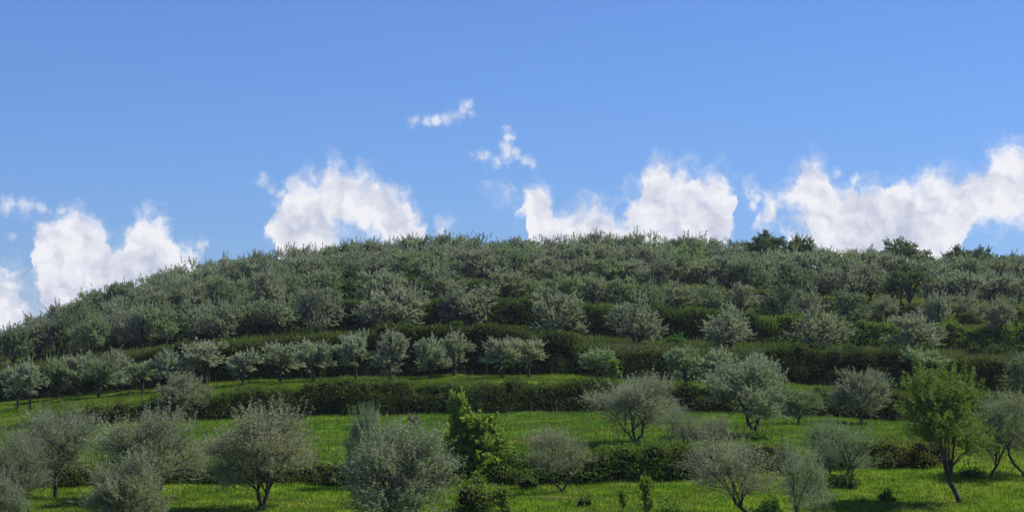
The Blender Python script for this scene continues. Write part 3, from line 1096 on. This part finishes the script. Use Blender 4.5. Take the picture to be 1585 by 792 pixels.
def ico():
    global ICO
    if ICO is None:
        t = (1 + 5 ** 0.5) / 2
        v = unit(np.array([(-1, t, 0), (1, t, 0), (-1, -t, 0), (1, -t, 0), (0, -1, t), (0, 1, t), (0, -1, -t), (0, 1, -t), (t, 0, -1), (t, 0, 1), (-t, 0, -1), (-t, 0, 1)], float))
        f = np.array([(0, 11, 5), (0, 5, 1), (0, 1, 7), (0, 7, 10), (0, 10, 11), (1, 5, 9), (5, 11, 4), (11, 10, 2), (10, 7, 6), (7, 1, 8), (3, 9, 4), (3, 4, 2), (3, 2, 6), (3, 6, 8), (3, 8, 9), (4, 9, 5), (2, 4, 11), (6, 2, 10), (8, 6, 7), (9, 8, 1)])
        ICO = (v, f)
    return ICO


MAT_CORE = bark_material('shade dark stem core', (0.012, 0.012, 0.007), (0.030, 0.028, 0.016))  # stem mass as a near-black hull, inner shade of the foliage in its colour


def mass_object(name, seed, C, Rd, dens, L, W, mat, tint, label, cat, group=None):
    r = RS(seed)
    C, Rd = np.array(C, float), np.array(Rd, float)
    org = np.array([C[:, 0].mean(), C[:, 1].mean(), 0])
    org[2] = float(gz(org[0], org[1]))
    v, f, rnd = foliage_mass(r, C, Rd, dens, L, W)
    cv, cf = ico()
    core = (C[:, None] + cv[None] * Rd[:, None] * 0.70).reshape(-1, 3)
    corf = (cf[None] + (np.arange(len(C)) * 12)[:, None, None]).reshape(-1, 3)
    V = np.concatenate([v, core]) - org
    me = quads_mesh(name, V, [(f, 0), (corf + len(v), 1)], [mat, MAT_CORE], attrs=np.concatenate([rnd, np.zeros(len(corf))]))
    o = link(name, me, label=label, category=cat, group=group, color=tint)
    o.location = org
    return o


def hedge(seed, u0, u1, bank, over, dens, L, W, tint, label, fat=1.0, step=0.55, hvar=0.35, group='hedges along the terrace banks', hang=0.0, skip=0.0):
    """bank: (name of base knot, name of top knot)"""
    r = RS(seed)
    da, db = KN[bank[0]][0], KN[bank[1]][0]
    xs = np.arange((u0 - CX) / F * da, (u1 - CX) / F * da, step)
    C, Rd = [], []
    for i, x in enumerate(xs):
        if skip and vn2(x / 2.5, seed * 3.7) < skip:
            continue
        off = -float(bend(np.array(x), np.array(da)))
        zb, zt = float(gz(x, da + off - 0.4, False)), float(gz(x, db + off + 0.3, False))
        ov = over * (1 + hvar * 3.0 * (float(vn1(x / 3.0, seed * 1.3)) - 0.5)) + 0.7 * (float(vn2(x / 1.9, seed * 2.1 + 7)) - 0.52) + r.normal(0, 0.08)
        hgt = zt + ov - zb
        nlev = max(2, int(round(hgt / 0.6)))
        for l in range(nlev):
            w = (l + 0.5) / nlev
            topl = l == nlev - 1
            jut = (0.75 * max(0.0, float(vn3(x / 0.9 + 31, l * 2.3 + seed)) - 0.55) * 2.2 + 0.5 * (float(vn2(x / 3.5, seed)) - 0.5)) * (0.6 + 0.4 * w)
            big = 1.0 + (0.22 + 0.9 * (float(vn3(x / 1.3, l * 3.1 + seed)) - 0.5)) * topl
            rz = hgt / nlev * 0.82 * big
            ry = r.uniform(0.45, 0.8) * fat * big
            yc = (da + off) + (0.35 * w + 0.10 * (w > 0.5)) * (db - da) + r.normal(0, 0.13) - 0.1 - jut
            C.append((x + r.uniform(-0.3, 0.3), yc, zb + hgt * w - rz * 0.14 + r.normal(0, 0.09)))
            Rd.append((r.uniform(0.42, 0.85) * big, ry, rz * r.uniform(0.8, 1.2)))
        # the growth on top of the bank behind the face
        for yb in (0.62, 0.95):
            rz = r.uniform(0.35, 0.6) * (1 + over * 0.4)
            C.append((x + r.uniform(-0.3, 0.3), (da + off) + yb * (db - da) + r.normal(0, 0.1), zb + hgt - rz * 0.9 + r.normal(0, 0.08) - 0.12 * (yb > 0.9)))
            Rd.append((r.uniform(0.5, 0.85), r.uniform(0.5, 0.8) * fat, rz))
    return mass_object('hedge', seed, C, Rd, dens, L, W, MAT_BRAMBLE, tint, label, 'hedge', group)


hedge(31, -60, 235, ('b1b', 'b1t'), -0.1, 100, 0.11, 0.07, (1.1, 1.1, 1.0), 'low patchy bramble on the grassy slope at far left', skip=0.40)
hedge(32, 235, 955, ('b1b', 'b1t'), 0.12, 130, 0.10, 0.065, (0.95, 1.05, 0.8), 'long dark even-topped bramble hedge behind the bright middle grass')
hedge(33, 990, 1130, ('b1b', 'b1t'), 0.05, 130, 0.10, 0.065, (0.75, 0.75, 0.7), 'dark hedge piece between the three-stemmed and the big round olive')
hedge(34, 1160, 1480, ('b1b', 'b1t'), 0.0, 110, 0.10, 0.065, (0.95, 0.85, 0.8), 'brownish low scrub bank behind the small olives right of centre', skip=0.15)
hedge(35, 1480, 1700, ('b1b', 'b1t'), 0.0, 110, 0.10, 0.065, (1.0, 0.95, 0.8), 'green low scrub bank at the right edge behind the thin olives', skip=0.3)
hedge(41, -80, 190, ('b2b', 'b2t'), 0.25, 95, 0.12, 0.08, (0.75, 0.8, 0.75), 'dark hedge behind the young olives at far left')
hedge(42, 190, 420, ('b2b', 'b2t'), 0.8, 95, 0.12, 0.08, (0.9, 0.95, 0.8), 'olive green hedge behind the young olives left of the tallest hedge')
hedge(43, 420, 600, ('b2b', 'b2t'), 0.85, 95, 0.12, 0.08, (0.9, 0.95, 0.8), 'flat-topped hedge left of the tallest dark hedge')
hedge(44, 600, 900, ('b2b', 'b2t'), 1.15, 95, 0.12, 0.08, (0.85, 0.9, 0.8), 'tallest dark hedge behind the paired young olives in the centre')
hedge(45, 900, 1200, ('b2b', 'b2t'), 0.2, 95, 0.12, 0.08, (0.8, 0.85, 0.75), 'lower dark hedge under the small bright grass patch right of centre')
hedge(46, 1200, 1410, ('b2b', 'b2t'), 0.65, 110, 0.11, 0.07, (0.6, 0.68, 0.62), 'very dark wide hedge with a flat dull green top')
hedge(47, 1440, 1690, ('b2b', 'b2t'), 0.15, 95, 0.12, 0.08, (1.05, 1.0, 0.9), 'scrubby olive brown hedge at the right behind the bright willowy tree', skip=0.25)
hedge(51, 440, 760, ('b3b', 'b3t'), 0.75, 60, 0.16, 0.10, (0.85, 1.0, 0.75), 'dark upper hedge behind the third terrace olives left of centre', step=0.8, fat=1.2)
hedge(52, 760, 1180, ('b3b', 'b3t'), 0.8, 60, 0.16, 0.10, (0.8, 0.95, 0.75), 'dark upper hedge with bright green top in the centre', step=0.8, fat=1.2)
hedge(53, 1180, 1400, ('b3b', 'b3t'), 0.5, 60, 0.16, 0.10, (1.5, 1.7, 0.9), 'bright green leafy upper hedge right of centre', step=0.8, fat=1.2)
hedge(54, 1420, 1690, ('b3b', 'b3t'), 0.6, 60, 0.16, 0.10, (1.6, 1.85, 0.9), 'bright green leafy upper hedge at the right edge', step=0.8, fat=1.2)
hedge(55, 120, 440, ('b3b', 'b3t'), 0.0, 50, 0.16, 0.10, (0.8, 0.9, 0.8), 'dark hedge hidden among the dense olives on the left', step=0.9, fat=1.1, skip=0.2)
hedge(61, 440, 850, ('b4b', 'b4t'), 0.75, 50, 0.18, 0.12, (1.0, 1.15, 0.75), 'topmost dark hedge below the skyline left of centre', step=1.0, fat=1.3)
hedge(62, 850, 1200, ('b4b', 'b4t'), 0.5, 50, 0.18, 0.12, (0.85, 0.9, 0.8), 'topmost dark hedge below the skyline right of centre', step=1.0, fat=1.3, skip=0.2)
hedge(63, 1200, 1640, ('b4b', 'b4t'), 0.1, 50, 0.18, 0.12, (0.9, 0.95, 0.8), 'topmost patchy hedge below the skyline at the right', step=1.0, fat=1.3, skip=0.3)
hedge(71, -60, 545, ('b0b', 'b0t'), 0.05, 150, 0.085, 0.055, (0.9, 0.95, 0.85), 'dark scrub bank between the two near lawns on the left', skip=0.36)
hedge(72, 780, 1075, ('b0b', 'b0t'), 0.1, 150, 0.10, 0.065, (1.35, 1.6, 1.0), 'mixed leafy scrub bank below the three-stemmed olive', skip=0.3)
hedge(73, 1075, 1560, ('b0b', 'b0t'), 0.0, 130, 0.085, 0.05, (1.45, 1.2, 1.0), 'reddish brown scrub bank behind the willowy tree', skip=0.38)
hedge(74, 545, 700, ('b0b', 'b0t'), 0.1, 130, 0.085, 0.055, (0.9, 0.9, 0.85), 'dull scrub bank hidden behind the large dense silvery olive')


def bush(seed, u, vb, vt, wp, tint, label, mat=None, L=0.10, W=0.06, dens=150, n=9, name='bush', group='single bushes'):
    r = RS(seed)
    x, y = hit(u, vb)
    h, w = (vb - vt) * y / F, wp * y / F
    C, Rd = [], []
    for i in range(n):
        a = r.uniform(0, 6.28)
        k = r.uniform(0.15, 0.8)
        px, py = x + np.cos(a) * k * w / 2, y + np.sin(a) * k * w / 2
        rz = h * r.uniform(0.24, 0.50) * (1.12 - 0.45 * k)
        C.append((px, py, float(gz(px, py)) + rz * r.uniform(0.75, 1.0)))
        Rd.append((w * r.uniform(0.15, 0.30), w * r.uniform(0.15, 0.30), rz))
    return mass_object(name, seed, C, Rd, dens, L, W, mat or MAT_BRAMBLE, tint, label, name, group)


bush(81, 1315, 752, 733, 46, (0.7, 0.85, 0.7), 'low dark green bush at the foot of the crooked-stemmed olive', L=0.14, W=0.07)
bush(82, 1373, 777, 757, 30, (0.9, 1.2, 0.8), 'small spiky green bush on the lawn left of the willowy tree')
bush(83, 822, 752, 728, 34, (0.9, 1.1, 0.8), 'leafy green bush at the left of the small grey brown olive')
bush(84, 1505, 742, 725, 40, (1.0, 1.5, 0.8), 'low bright green bush behind the willowy tree trunk')
bush(85, 1175, 682, 668, 34, (0.9, 1.2, 0.8), 'low green bush under the big round silvery olive')
bush(86, 600, 640, 622, 30, (1.2, 1.4, 1.2), 'pale green shrub in front of the long dark hedge')
bush(87, 906, 785, 770, 26, (0.8, 1.1, 0.7), 'low dark tuft bush on the near grass below the small grey brown olive')
bush(88, 785, 748, 722, 50, (0.8, 0.8, 0.7), 'dark bush right of the arched vine mound')
bush(89, 1035, 812, 776, 58, (1.2, 1.6, 1.0), 'shiny leafy bush at the bottom edge beside the taller sapling', mat=MAT_BRAMBLE, L=0.12, W=0.08)
bush(90, 1190, 812, 768, 56, (1.5, 2.0, 1.0), 'bright green leafy bush at the bottom edge under the very wide olive', L=0.13, W=0.08)
bush(91, 52, 755, 728, 48, (0.5, 0.5, 0.5), 'dark bush behind the thin slender-stemmed olive at the left')
bush(92, 1500, 596, 570, 60, (1.1, 0.95, 0.9), 'rounded brownish green bush behind the top of the willowy tree')
bush(93, 1424, 560, 536, 46, (1.1, 1.5, 0.8), 'bright green bush on the third terrace at the right', L=0.14, W=0.09, dens=80)
bush(94, 742, 792, 732, 74, (2.0, 2.2, 1.4), 'arched vine-covered mound at the bottom edge below the yellow green tree', L=0.08, W=0.04, n=14)
bush(95, 620, 745, 722, 60, (0.8, 0.8, 0.7), 'dark bush left of the arched vine mound')
bush(96, 120, 748, 728, 60, (0.7, 0.75, 0.7), 'dark bush behind the tall thick-trunked olive')
bush(97, 1045, 533, 513, 34, (0.9, 1.6, 0.8), 'small fresh green bush in front of the dark upper hedge', L=0.16, W=0.09, dens=80)

rb = random.Random(77)
items = []
for lo, hi, uu0, uu1, n, nm in (('b2t', 'b3b', 1190, 1590, 7, 'third'), ('b3t', 'b4b', 1150, 1590, 9, 'fourth'), ('b3t', 'b4b', 440, 1100, 7, 'fourth'), ('b4t', 'rdg', 860, 1580, 9, 'top')):
    row_ = []
    for k in range(n):
        uu = uu0 + (uu1 - uu0) * (k + rb.uniform(0.15, 0.85)) / n
        w_ = rb.uniform(0.25, 0.7)
        row_.append((uu, KL[lo](uu) * (1 - w_) + KL[hi](uu) * w_))
    side = 'on the left half of' if uu1 < 1150 else 'on the right half of'
    for k, (uu, vv) in enumerate(row_):
        g = rb.choice([(0.9, 1.0, 0.8), (1.1, 1.35, 0.9), (1.2, 1.0, 0.9), (0.7, 0.8, 0.7)])
        bush(300 + len(items), uu, vv, vv - rb.uniform(14, 24), rb.uniform(26, 44), g,
             'leafy bush, %s from the left %s the %s slope' % (ordinal(k + 1), side, nm), L=0.15, W=0.09, dens=70, group='bushes between the olives')
        items.append(uu)

bush(98, 1005, 562, 546, 84, (1.7, 2.2, 1.0), 'bright yellow green patch of low growth on top of the dark bank right of centre', L=0.14, W=0.05, dens=100, n=12)

# a pale stone at the back of the middle grass
r = RS(9)
x, y = hit(1408, 661)
cv, cf = ico()
pts = cv * np.array([0.15, 0.12, 0.12]) * (1 + r.normal(0, 0.12, (12, 1)))
ms = M('pale stone')
d_ = ms.n('ShaderNodeBsdfDiffuse')
ms.l(ms.mix(ms.rng(ms.noise(14, 3), 0.3, 0.7), (0.30, 0.30, 0.29), (0.45, 0.45, 0.44)), d_.inputs[0])
ms.l(d_.outputs[0], ms.out.inputs[0])
o = link('stone', quads_mesh('stone', pts, [(cf, 0)], [ms.mat]), label='small pale stone at the back of the bright grass by the willowy tree', category='stone')
o.location = (x, y, float(gz(x, y)) + 0.1)
